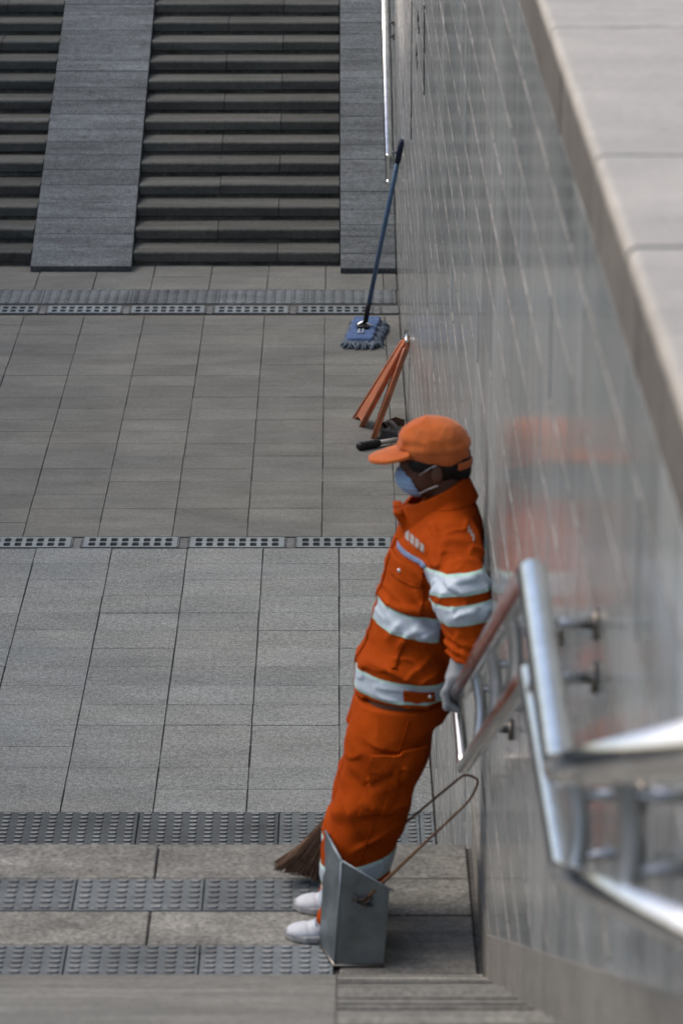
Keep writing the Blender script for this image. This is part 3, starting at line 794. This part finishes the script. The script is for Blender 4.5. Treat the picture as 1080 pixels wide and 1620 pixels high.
def body_f(P):
    X, Y, Z = P
    sk = ell(P, (HC.x+.004, 0, HC.z+.006), (.090, .070, .080))
    face = ell(P, (.232, 0, 1.372), (.056, .058, .070))
    jaw = ell(P, (.238, 0, 1.338), (.044, .044, .036))
    d = smin(smin(sk, face, .03), jaw, .02)
    d = smin(d, cap(P, (.192, 0, 1.386), (.170, 0, 1.356), .008, .012), .012)          # nose
    d = smin(d, ell(P, (.184, 0, 1.398), (.012, .045, .010)), .012)                       # brow
    for s in (-1, 1):
        d = smin(d, -1*np.minimum(-ell(P, (.186, s*.026, 1.386), (.004, .004, .004)), 10), .001)
        ear = ell(P, (.276, s*.071, 1.378), (.017, .010, .029)); d = smin(d, ear, .006)
        d = np.maximum(d, -ell(P, (.272, s*.090, 1.381), (.008, .009, .017)))
    d = smin(d, cap(P, (.300, 0, 1.36), (.316, 0, 1.25), .050, .056), .03)
    t = torso(P, -.045); t = np.maximum(t, Z-1.29); t = np.maximum(t, .66-Z)
    d = smin(d, t, .04)
    d = smin(d, chain(P, L_ARM, [.055, .046, .032], .04), .02); d = smin(d, chain(P, R_ARM, [.055, .046, .032], .04), .02)
    for s, dx in ((-1, .0), (1, -.010)):
        d = smin(d, chain(P, [(.185+dx, s*.08, .74), (.108+dx, s*.10, .40), (.050+dx, s*.10, .085)], [.095, .065, .034], .04), .04)
        d = smin(d, cap(P, (.052+dx, s*.10, .040), (-.070+dx, s*.10, .022), .024, .011), .02)
    for s in ('l', 'r'): d = smin(d, hand_f(P, s, -.0025), .01)
    return d
nets_obj('body', body_f, (-.13, -.47, -.005), (.44, .37, 1.54), .0056, M['skin'], person, PO)
for s in ('l', 'r'):
    lo, hi = ((.26, -.475, .78), (.40, -.32, 1.0)) if s == 'l' else ((.21, .22, .69), (.35, .37, .90))
    def gf(P, s=s):
        d = hand_f(P, s, .0012); k, th, pm = hand_pts(s)
        arm = L_ARM if s == 'l' else R_ARM
        wr = Vector(arm[2]); up_ = wr+(Vector(arm[1])-wr).normalized()*.03
        d = smin(d, cap(P, tuple(up_), tuple(wr), .043, .040), .02); d = smin(d, cap(P, tuple(wr), pm[1], .039, .033), .015)
        return d
    nets_obj('glove', gf, lo, hi, .0030, M['glove'], person, PO)
# collar, cap, hair, mask
def collar_f(P):
    X, Y, Z = P
    # band around the neck that opens toward the chin and folds outward
    tz = Z-(1.276+(X-.275)*.52)           # tilt: higher at the nape
    cx = .276+tz*-.05; rr = .086-tz*.30
    k = np.sqrt(((X-cx)/(rr*1.10))**2+(Y/(rr*1.0))**2)
    sh = np.abs((k-1)*rr)-.0075
    d = np.maximum(sh, np.maximum(tz-.040, -.046-tz))
    # pointed tips at the throat
    tip = np.maximum(np.abs((X-.184)*.8+(Z-1.232)*.45)-.010, np.maximum(np.abs(Y)-.060, np.abs(Z-1.232)-.032))
    slit = np.maximum(np.abs(Y)-.004, X-.23)
    return np.maximum(smin(d, tip, .012), -slit)
nets_obj('collar', collar_f, (.14, -.17, 1.16), (.43, .17, 1.38), .0042, M['cloth'], jk, PO)
def crown_f(P):
    X, Y, Z = P
    d = ell(P, (.271, 0, 1.440), (.103, .090, .080))
    d = smin(d, ell(P, (.262, 0, 1.462), (.084, .074, .052)), .03)
    zc = 1.413-(X-.175)*.02-.020*np.clip((X-.25)/.09, 0, 1)
    d = np.maximum(d, zc-Z)
    d = d + .0025*np.sin((Z-.12*X)*150+4*vnoise(X*12, Y*12, Z*12))*np.exp(-((Z-1.45)/.022)**2) + folds(P, .0022, (14, 14, 14))
    # panel seams and stitched band
    d = d + .0016*np.exp(-(Y/.0035)**2)*(Z > 1.44) + .0016*np.exp(-((Z-1.4375-(X-.17)*-.03)/.0028)**2)
    # opening over the strap at the back
    d = np.maximum(d, -ell(P, (.378, 0, 1.428), (.026, .034, .026)))
    return d
cp, CS = nets_obj('cap', crown_f, (.14, -.11, 1.36), (.40, .11, 1.55), .0036, M['cap'], person, PO)
def peak_f(P):
    X, Y, Z = P
    out_ = np.sqrt(((X-.190)/.104)**2+(Y/.078)**2)-1
    z0 = 1.440-.36*(.190-X)-2.6*Y*Y
    d = np.maximum(out_*.078, np.abs(Z-z0)-.0058)
    d = np.maximum(d, X-.200)
    return d
nets_obj('peak', peak_f, (.06, -.10, 1.36), (.22, .10, 1.45), .0030, M['cap'], cp, PO)
def strap_f(P):
    X, Y, Z = P
    k = np.sqrt(((X-.270)/.103)**2+(Y/.086)**2)
    return np.maximum(np.abs((k-1)*.09)-.004, np.maximum(np.abs(Z-1.397)-.010, .335-X))
nets_obj('strap', strap_f, (.30, -.09, 1.37), (.39, .09, 1.42), .0030, M['cap'], cp, PO)
def hair_f(P):
    X, Y, Z = P
    d = ell(P, (.284, 0, 1.408), (.088, .078, .076)) - .002*vnoise(X*60, Y*60, Z*9)
    d = np.maximum(d, plane(P, (.252, 0, 1.40), (-1, 0, -.45)))
    d = np.maximum(d, Z-1.432)
    for s in (-1, 1): d = np.maximum(d, -ell(P, (.274, s*.085, 1.374), (.024, .028, .036)))
    temple = ell(P, (.228, -.062, 1.402), (.030, .012, .022)); temple2 = ell(P, (.228, .062, 1.402), (.030, .012, .022))
    d = smin(d, np.minimum(temple, temple2), .008)
    bun = ell(P, (.346, 0, 1.368), (.028, .045, .028)); d = smin(d, bun, .02)
    return d
nets_obj('hair', hair_f, (.18, -.10, 1.30), (.40, .10, 1.44), .0036, M['hair'], person, PO)
def mask_f(P):
    X, Y, Z = P
    outer = smin(ell(P, (.226, 0, 1.345), (.056, .058, .050)), ell(P, (.196, 0, 1.356), (.034, .030, .034)), .02)
    d = np.maximum(outer, plane(P, (.186, 0, 1.39), (1, 0, .56)))
    d = np.maximum(d, plane(P, (.180, 0, 1.388), (.30, 0, 1)))
    return d + .0012*np.sin(Z*420)
mk, MS = nets_obj('face_mask', mask_f, (.14, -.08, 1.28), (.26, .08, 1.41), .0030, M['maskblue'], person, PO)
for s in (-1, 1):
    tube_obj('ear_loop', [(.228, s*.060, 1.372), (.250, s*.073, 1.392), (.272, s*.088, 1.408)], .0011, M['maskwhite'], mk, 8)
    tube_obj('ear_loop', [(.228, s*.058, 1.318), (.252, s*.072, 1.335), (.278, s*.088, 1.350)], .0011, M['maskwhite'], mk, 8)
    bm = bmesh.new(); bmesh.ops.create_uvsphere(bm, u_segments=12, v_segments=8, radius=.010)
    o = bm_obj('eye', bm, M['black'], person, True); o.location = (.193, s*.027, 1.390)
# shoes
for s, dx in ((-1, .0), (1, .022)):
    cy = s*.102
    def shoe_f(P, cy=cy, dx=dx):
        X, Y, Z = P; q = (X-dx, Y-cy-(.0 if cy < 0 else .004), Z)
        d = ell(q, (-.084, 0, .022), (.064, .042, .027)); d = smin(d, ell(q, (.045, 0, .045), (.060, .038, .052)), .03)
        d = smin(d, cap(q, (-.050, 0, .036), (.03, 0, .074), .022, .036), .022)
        d = np.maximum(d, -ell(q, (.055, 0, .108), (.034, .026, .030)))
        d = d + .0022*np.exp(-((X-dx+.078+.4*(Z-.03))/.0035)**2) + .0018*np.exp(-((X-dx-.012+.5*(Z-.05))/.003)**2)
        d = np.maximum(d, .012-Z); d = np.maximum(d, Z-.10)
        d = d - .0016*np.sin(X*150)*np.exp(-((Z-.072)/.018)**2)*np.exp(-((X+.03)/.04)**2)
        return d
    sh, SS = nets_obj('shoe', shoe_f, (-.17, cy-.06, 0), (.14, cy+.06, .12), .0042, M['white_shoe'], person, PO)
    for q in range(4):
        lx, lz = dx-.060+.022*q, .054+.0125*q
        tube_obj('lace', [(lx, cy-.024, lz-.006), (lx-.004, cy-.010, lz+.006), (lx+.004, cy+.010, lz+.006), (lx, cy+.024, lz-.006)], .0028, M['tape'], sh, 6)
    def sole_f(P, cy=cy, dx=dx):
        X, Y, Z = P; hw = interp(X-dx, [-.152, -.13, -.09, -.03, .04, .09, .108], [.0, .030, .048, .043, .037, .034, .0])
        return np.maximum(np.abs(Y-cy-(.0 if cy < 0 else .004))-hw, np.maximum(-Z+.0005, Z-.022-.012*np.exp(-((X-dx+.15)/.02)**2)))
    nets_obj('sole', sole_f, (-.17, cy-.06, -.006), (.14, cy+.06, .05), .0042, M['sole'], sh, PO)
# reflective tapes : cut from the garment surfaces
def band(src, c, n, half, extra, par, m1=M['tape'], m2=M['tape_edge'], e=.0068):
    n = np.array(n, float)/np.linalg.norm(n); c = np.array(c, float)
    for nm, hw, of, mm in (('tape_edging', half+e, .0016, m2), ('reflective_tape', half, .0028, m1)):
        patch(nm, src, [(tuple(c+n*hw), tuple(n)), (tuple(c-n*hw), tuple(-n))]+extra, of, mm, par)
notarm = [((0, -.226, 0), (0, -1, 0)), ((0, .215, 0), (0, 1, 0))]
band(JS, (.2, 0, .966), (.10, 0, 1), .026, [((0, -.232, 0), (-.0, -1, .0)), ((0, .21, 0), (0, 1, 0)), ((.345, 0, 0), (1, -.35, 0))], jk)
band(JS, (.2, 0, .774), (.03, 0, 1), .025, [((0, -.3, 0), (0, -1, 0))], jk)
av = Vector(L_ARM[1])-Vector(L_ARM[0]); fv = Vector(L_ARM[2])-Vector(L_ARM[1])
band(JS, (.338, -.30, 1.146), (-.10, .12, 1), .0205, [((0, -.205, 0), (0, 1, 0))], jk)
band(JS, (.345, -.34, 1.076), (-.09, .06, 1), .0200, [((0, -.230, 0), (0, 1, 0))], jk)
band(JS, (.308, .22, 1.10), (.05, .25, 1), .021, [((0, .205, 0), (0, -1, 0))], jk)
for cz in (.236, .150):
    band(TS, (.07, 0, cz), (-.22 if cz > .2 else -.12, 0, 1), .021, [((0, .0, 0), (0, 1, 0))], tr)
    band(TS, (.06, 0, cz), (-.22 if cz > .2 else -.12, 0, 1), .021, [((0, .0, 0), (0, -1, 0))], tr)
# small garment parts
def zone(x0, x1, z0, z1, sx=0.0, sz=0.0, ymax=-.03):
    """planes bounding a slanted rectangle on the side facing the camera"""
    return [((x0, 0, z0), (-1, 0, sx)), ((x1, 0, z0), (1, 0, -sx)), ((x0, 0, z0), (sz, 0, -1)), ((x0, 0, z1), (-sz, 0, 1)), ((0, ymax, 0), (0, 1, 0))]
pk = patch('chest_pocket', JS, zone(.146, .232, 1.010, 1.125, .12, -.10), .0040, M['cloth'], jk)
patch('pocket_flap', JS, zone(.150, .236, 1.095, 1.150, .12, -.16), .0085, M['cloth'], jk, .005)
patch('reflective_strip', JS, zone(.168, .245, 1.162, 1.176, .1, -.20), .0030, M['blue_strip'], jk)
for i in range(4): patch('chest_print', JS, zone(.190+.013*i, .1995+.013*i, 1.196-.0026*i, 1.216-.0026*i, .05, -.2), .0016, M['print'], jk)
for i in range(3): patch('shoulder_print', JS, zone(.360+.006*i, .364+.006*i, 1.246-.008*i, 1.256-.008*i, .0, .0, .06), .0016, M['print'], jk)
patch('hem_tab', JS, zone(.185, .268, .755, .787, 0, -.10), .0075, M['cloth'], jk, .004)
patch('side_pocket', JS, zone(.150, .162, .850, .925, .35, 0), .0060, M['cloth'], jk)
patch('front_placket', JS, [((0, -.022, 0), (0, -1, 0)), ((0, .03, 0), (0, 1, 0)), ((.22, 0, 0), (1, 0, 0)), ((0, 0, .742), (0, 0, -1)), ((0, 0, 1.24), (0, 0, 1))], .0045, M['cloth'], jk)
patch('shoulder_yoke', JS, [((0, 0, 1.252), (.1, 0, -1)), ((0, 0, 1.30), (0, 0, 1))], .0022, M['cloth'], jk)
patch('cargo_pocket', TS, zone(.060, .185, .420, .560, .30, .12, -.05), .0150, M['cloth'], tr, .010)
patch('pocket_flap', TS, zone(.085, .215, .545, .600, .30, .12, -.05), .0195, M['cloth'], tr, .008)
patch('pocket_pleat', TS, zone(.118, .136, .425, .555, .30, .12, -.05), .0195, M['cloth'], tr, .006)
patch('side_seam', TS, [((.212, 0, .74), (-1, 0, .33)), ((.2165, 0, .74), (1, 0, -.33)), ((0, -.05, 0), (0, 1, 0)), ((0, 0, .28), (0, 0, -1)), ((0, 0, .70), (0, 0, 1))], .0030, M['cloth'], tr)
def snap(src, x, z, par):
    v = src[0]; m_ = (np.abs(v[:, 0]-x) < .008) & (np.abs(v[:, 2]-z) < .008)
    if not m_.any(): return
    y = v[m_, 1].min(); bm = bmesh.new(); bmesh.ops.create_uvsphere(bm, u_segments=10, v_segments=6, radius=.0065)
    for q in bm.verts: q.co.y *= .5
    o = bm_obj('snap', bm, M['steel'], par, True); o.location = (x, y-.008, z)
snap(JS, .172, 1.118, jk); snap(JS, .258, .768, jk)
bm = bmesh.new(); bmesh.ops.create_uvsphere(bm, u_segments=10, v_segments=6, radius=.006); o = bm_obj('snap', bm, M['steel'], jk, True); o.location = (.178, -.045, 1.225)

# ------------------------------------------------------------------ dustpan on the landing, leaning on nothing but its base
dpo = Vector((.055, 9.52, ZL))
dp = tag(empty('dustpan', dpo), 'grey sheet metal dustpan box with long bail handle standing on landing beside white shoes', 'dustpan')
A, B, C, D = (-.052, 9.600), (-.008, 9.440), (.130, 9.440), (.098, 9.600)
za, zb, zc, zd = .345, .325, .240, .262
At, Bt, Ct, Dt = (-.034, 9.606), (.012, 9.436), (.146, 9.436), (.118, 9.606)
def P3(q, z): return Vector((q[0], q[1], ZL+z))-dpo
def sheet(name, pts, t=.0022):
    bm = bmesh.new(); n = (pts[1]-pts[0]).cross(pts[2]-pts[0]).normalized()
    a = [bm.verts.new(p) for p in pts]; b = [bm.verts.new(p-n*t) for p in pts]; k = len(pts)
    bm.faces.new(a); bm.faces.new(b[::-1])
    for i in range(k): bm.faces.new((a[i], b[i], b[(i+1) % k], a[(i+1) % k]))
    fix(bm); return bm_obj(name, bm, M['galv'], dp)
sheet('front_panel', [P3(B, .004), P3(C, .004), P3(Ct, zc), P3(Bt, zb)])
sheet('side_panel', [P3(A, .004), P3(B, .004), P3(Bt, zb), P3(At, za)])
sheet('back_panel', [P3(D, .004), P3(A, .004), P3(At, za), P3(Dt, zd)])
sheet('side_panel', [P3(C, .004), P3(D, .004), P3(Dt, zd-.09), P3((.132, 9.52), zc-.06), P3(Ct, zc)])
sheet('base_panel', [P3(A, .004), P3(D, .004), P3(C, .004), P3(B, .004)])
tube_obj('rolled_edge', [P3(At, za), P3(Bt, zb)], .0045, M['galv'], dp, 8)
tube_obj('rolled_edge', [P3(Bt, zb), P3(Ct, zc), P3((.156, 9.436), zc-.004)], .0032, M['galv'], dp, 8)
tube_obj('rolled_edge', [P3(B, .005), P3(Bt, zb)], .0030, M['galv'], dp, 8)
tube_obj('rolled_edge', [P3(A, .006), P3(B, .006), P3(C, .006)], .0055, M['steel_dark'], dp, 8)
hf = P3((.070, 9.428), .205); hb = P3((.080, 9.612), .268)
tip = P3((.400, 9.60), .505)
pts = fillet([hf, P3((.375, 9.535), .470), tip, P3((.36, 9.62), .515), hb], .075, 8)
h = tube_obj('bail_handle', pts, [.0058 if q.z < .44 and q.y < .04 else .0036 for q in pts], M['wood'], dp, 10)
bm = bmesh.new()
for k in range(7):
    a = k*.9; c = hf+Vector((.012*math.cos(a*1.7), .004, .010*math.sin(a*1.3)))
    add_tube(bm, [c+Vector((-.014, 0, -.012+.004*k)), c+Vector((0, -.010, 0)), c+Vector((.016, 0, .010-.003*k))], .0035, 6)
bm_obj('wire_lashing', bm, M['wire'], dp, True)

# ------------------------------------------------------------------ straw broom held behind the legs
bo = Vector((-.07, 10.06, ZL))
br = tag(empty('broom', bo), 'brown straw broom with its bristles fanned on the landing behind the legs', 'broom')
hd = Vector((.29, 10.055, ZL+.78))-bo; ax0 = Vector((.045, -.0, .175))
tube_obj('handle', [ax0, hd, hd+(hd-ax0).normalized()*.22], .011, M['wood'], br, 10)
bm = bmesh.new(); rr = random.Random(5)
for k in range(420):
    u = rr.uniform(-1, 1); v = rr.uniform(-1, 1); ln = rr.uniform(.95, 1.06)
    top = ax0+Vector((u*.018, v*.018, .02)); bot = Vector((-.046+u*.074, v*.045, .012+(u*.5+.5)*-.0+abs(v)*.004))
    mid = top.lerp(bot, .5)+Vector((rr.uniform(-.006, .006), rr.uniform(-.006, .006), .004))
    e_ = top+(bot-top)*min(ln, 1.0)
    e_.z = max(e_.z + (1-u)*.020, .004)
    add_tube(bm, [top, mid, e_], [.0028, .0030, .0014], 4, False)
tag(bm_obj('bristles', bm, M['straw'], br), kind='stuff')
bm = bmesh.new()
def fan(u, v): return Vector((-.042+u*.066, v*.034, .030+(1-u)*.016))
n = 12; A_ = [bm.verts.new(ax0+Vector((.016*math.cos(t), .016*math.sin(t), .015))) for t in [2*math.pi*i/n for i in range(n)]]
B_ = [bm.verts.new(fan(math.cos(t), math.sin(t))) for t in [2*math.pi*i/n for i in range(n)]]
for i in range(n): bm.faces.new((A_[i], A_[(i+1) % n], B_[(i+1) % n], B_[i]))
bm.faces.new(A_[::-1]); bm.faces.new(B_); fix(bm); bm_obj('bristle_core', bm, M['straw'], br, True)
for q in (.02, .045): tube_obj('binding', [ax0+Vector((-.012*q*10, 0, .03-q))+Vector((.020*math.cos(t), .020*math.sin(t), 0)) for t in [2*math.pi*i/14 for i in range(15)]], .003, M['wire'], br, 6)

# ------------------------------------------------------------------ flat mop against the far wall
mo = Vector((.170, 23.02, 0))
mp_ = tag(empty('mop', mo), 'blue flat dust mop with long blue handle leaning on the far wall', 'mop')
ang = math.atan2(.074, .74)
def mv(u, v, z): return Vector((math.cos(ang)*u+math.sin(ang)*v, -math.sin(ang)*u+math.cos(ang)*v, z))
def pad_f(P):
    X, Y, Z = P; d = np.maximum(np.abs(X)-.075, np.maximum(np.abs(Y)-.28, np.abs(Z-.035)-.018))
    d = d - .012 + .010*vnoise(X*11, Y*11, Z*4) - .004*np.sin(Y*48+3*vnoise(X*9, Y*9, Z))
    return d
pd, _ = nets_obj('mop_cloth', pad_f, (-.12, -.39, -.01), (.12, .39, .09), .012, M['mopblue'], mp_, mo); pd.rotation_euler = (0, 0, -ang)
bm = bmesh.new(); rr = random.Random(9)
for k in range(520):
    per = rr.uniform(0, 2*(.19+.61)); L_ = .61; W_ = .19
    if per < L_: u, v, du, dv = .085, per-L_/2, 1, 0
    elif per < L_+W_: u, v, du, dv = per-L_-W_/2, .285, 0, 1
    elif per < 2*L_+W_: u, v, du, dv = -.085, per-L_-W_-L_/2, -1, 0
    else: u, v, du, dv = per-2*L_-W_-W_/2, -.285, 0, -1
    u *= .95; l_ = rr.uniform(.016, .040) * (1.6 if dv < 0 or du > 0 else .6)
    p0 = mv(u, v, .036+rr.uniform(-.008, .008)); p1 = mv(u+du*l_*.6+rr.uniform(-.015, .015), v+dv*l_*.6+rr.uniform(-.02, .02), .028); p2 = mv(u+du*l_+rr.uniform(-.02, .02), v+dv*l_+rr.uniform(-.03, .03), .006)
    add_tube(bm, [p0, p1, p2], [.006, .0065, .004], 5)
tag(bm_obj('mop_fringe', bm, M['mopgrey'], mp_, True), kind='stuff')
sock = Vector((.012, .03, .085)); topm = Vector((.405, 22.5, 1.395))-mo
dirm = (topm-sock).normalized()
tube_obj('socket', [sock, sock+dirm*.17], .017, M['black'], mp_, 12)
tube_obj('handle', [sock+dirm*.15, topm-dirm*.16], .0155, M['bluehandle'], mp_, 12)
tube_obj('grip', [topm-dirm*.165, topm], .019, M['navy'], mp_, 12)
bm = bmesh.new(); add_box(bm, -.035, .035, -.05, .05, .058, .078); fix(bm); o = bm_obj('swivel_plate', bm, M['black'], mp_); o.rotation_euler = (0, 0, -ang)
tube_obj('swivel_bracket', [Vector((-.05, .0, .068)), Vector((0, .03, .095)), Vector((.055, .0, .070))], .010, M['steel'], mp_, 8)
tube_obj('clip', [Vector((-.025, -.08, .068)), Vector((-.034, -.17, .070)), Vector((-.006, -.18, .070)), Vector((-.002, -.08, .068))], .007, M['tape'], mp_, 8)

# ------------------------------------------------------------------ folding floor sign leaning on the wall
sg = Vector((.14, 20.75, 0))
sign = tag(empty('floor_sign', sg), 'faded orange folding floor sign tipped against the wall behind the cap', 'sign')
def panel(f_near, f_far, t_near, t_far, name, th=.024):
    f0, f1, t0, t1 = (Vector(q)-sg for q in (f_near, f_far, t_near, t_far))
    n = ((t0-f0).cross(f1-f0)).normalized()
    if n.x > 0: n = -n
    bm = bmesh.new()
    def S(u, v, d): return (f0.lerp(f1, u)).lerp(t0.lerp(t1, u), v) + n*d
    # board with raised rims and a notch between two feet
    ol = [(0, 0), (.16, 0), (.22, .05), (.78, .05), (.84, 0), (1, 0), (.94, .93), (.80, 1), (.2, 1), (.06, .93)]
    a = [bm.verts.new(S(u, v, 0)) for u, v in ol]; b = [bm.verts.new(S(u, v, -th)) for u, v in ol]; k = len(ol)
    bm.faces.new(a); bm.faces.new(b[::-1])
    for i in range(k): bm.faces.new((a[i], b[i], b[(i+1) % k], a[(i+1) % k]))
    fix(bm); p = bm_obj(name, bm, M['signorange'], sign)
    for u0 in (.0, 1.0):
        pts = [S(abs(u0-.03), .0, 0), S(abs(u0-.085), .93, 0)]
        tube_obj('rim', [pts[0], pts[0].lerp(pts[1], .5), pts[1]], .010, M['signorange'], p, 8)
    return p, S
p1, S1 = panel((.138, 20.80, 0), (.098, 21.01, 0), (.395, 20.30, .655), (.396, 20.42, .660), 'panel')
p2, S2 = panel((.205, 20.54, 0), (.222, 20.76, 0), (.402, 20.27, .650), (.406, 20.42, .658), 'panel')
rr = random.Random(2)
for i in range(4):
    bm = bmesh.new()
    for q in range(5):
        u, v = .35+rr.uniform(0, .3), .25+.15*i+rr.uniform(0, .09); du, dv = (.10, .012) if q % 2 else (.02, .05)
        vs = [bm.verts.new(S1(u+a*du, v+b*dv, .0012)) for a, b in ((-1, -1), (1, -1), (1, 1), (-1, 1))]; bm.faces.new(vs)
    bm_obj('printed_mark', bm, M['signmark'], p1)
tube_obj('hinge', [Vector((.398, 20.255, .66))-sg, Vector((.399, 20.45, .672))-sg], .010, M['steel'], sign, 10)

# ------------------------------------------------------------------ long tool lying by the sign
to = Vector((.25, 20.4, 0))
tool = tag(empty('scraper', to), 'scraper with black ribbed grip and grey shaft lying on the floor beyond the cap', 'tool')
g0, g1 = Vector((.118, 20.28, .026))-to, Vector((.245, 20.36, .026))-to
pts = [g0.lerp(g1, t/10) for t in range(11)]
tube_obj('grip', pts, [.017, .026, .026, .021, .026, .021, .026, .021, .025, .022, .020], M['black'], tool, 12)
tube_obj('shaft', [g1-Vector((.01, 0, 0)), Vector((.400, 20.46, .026))-to], .0145, M['greyshaft'], tool, 10)
tube_obj('neck', fillet([Vector((.262, 20.70, .03))-to, Vector((.315, 20.70, .06))-to, Vector((.375, 20.52, .03))-to], .06), .016, M['greyshaft'], tool, 10)
tube_obj('collar', [Vector((.272, 20.70, .034))-to, Vector((.288, 20.70, .042))-to], .019, M['black'], tool, 10)
bm = bmesh.new()
add_prism(bm, [(.245, .004), (.40, .004), (.40, .045), (.345, .062), (.25, .022)], 'y', 20.80, 20.808); fix(bm)
o = bm_obj('blade', bm, M['darkbrown'], tool); o.location = -to;
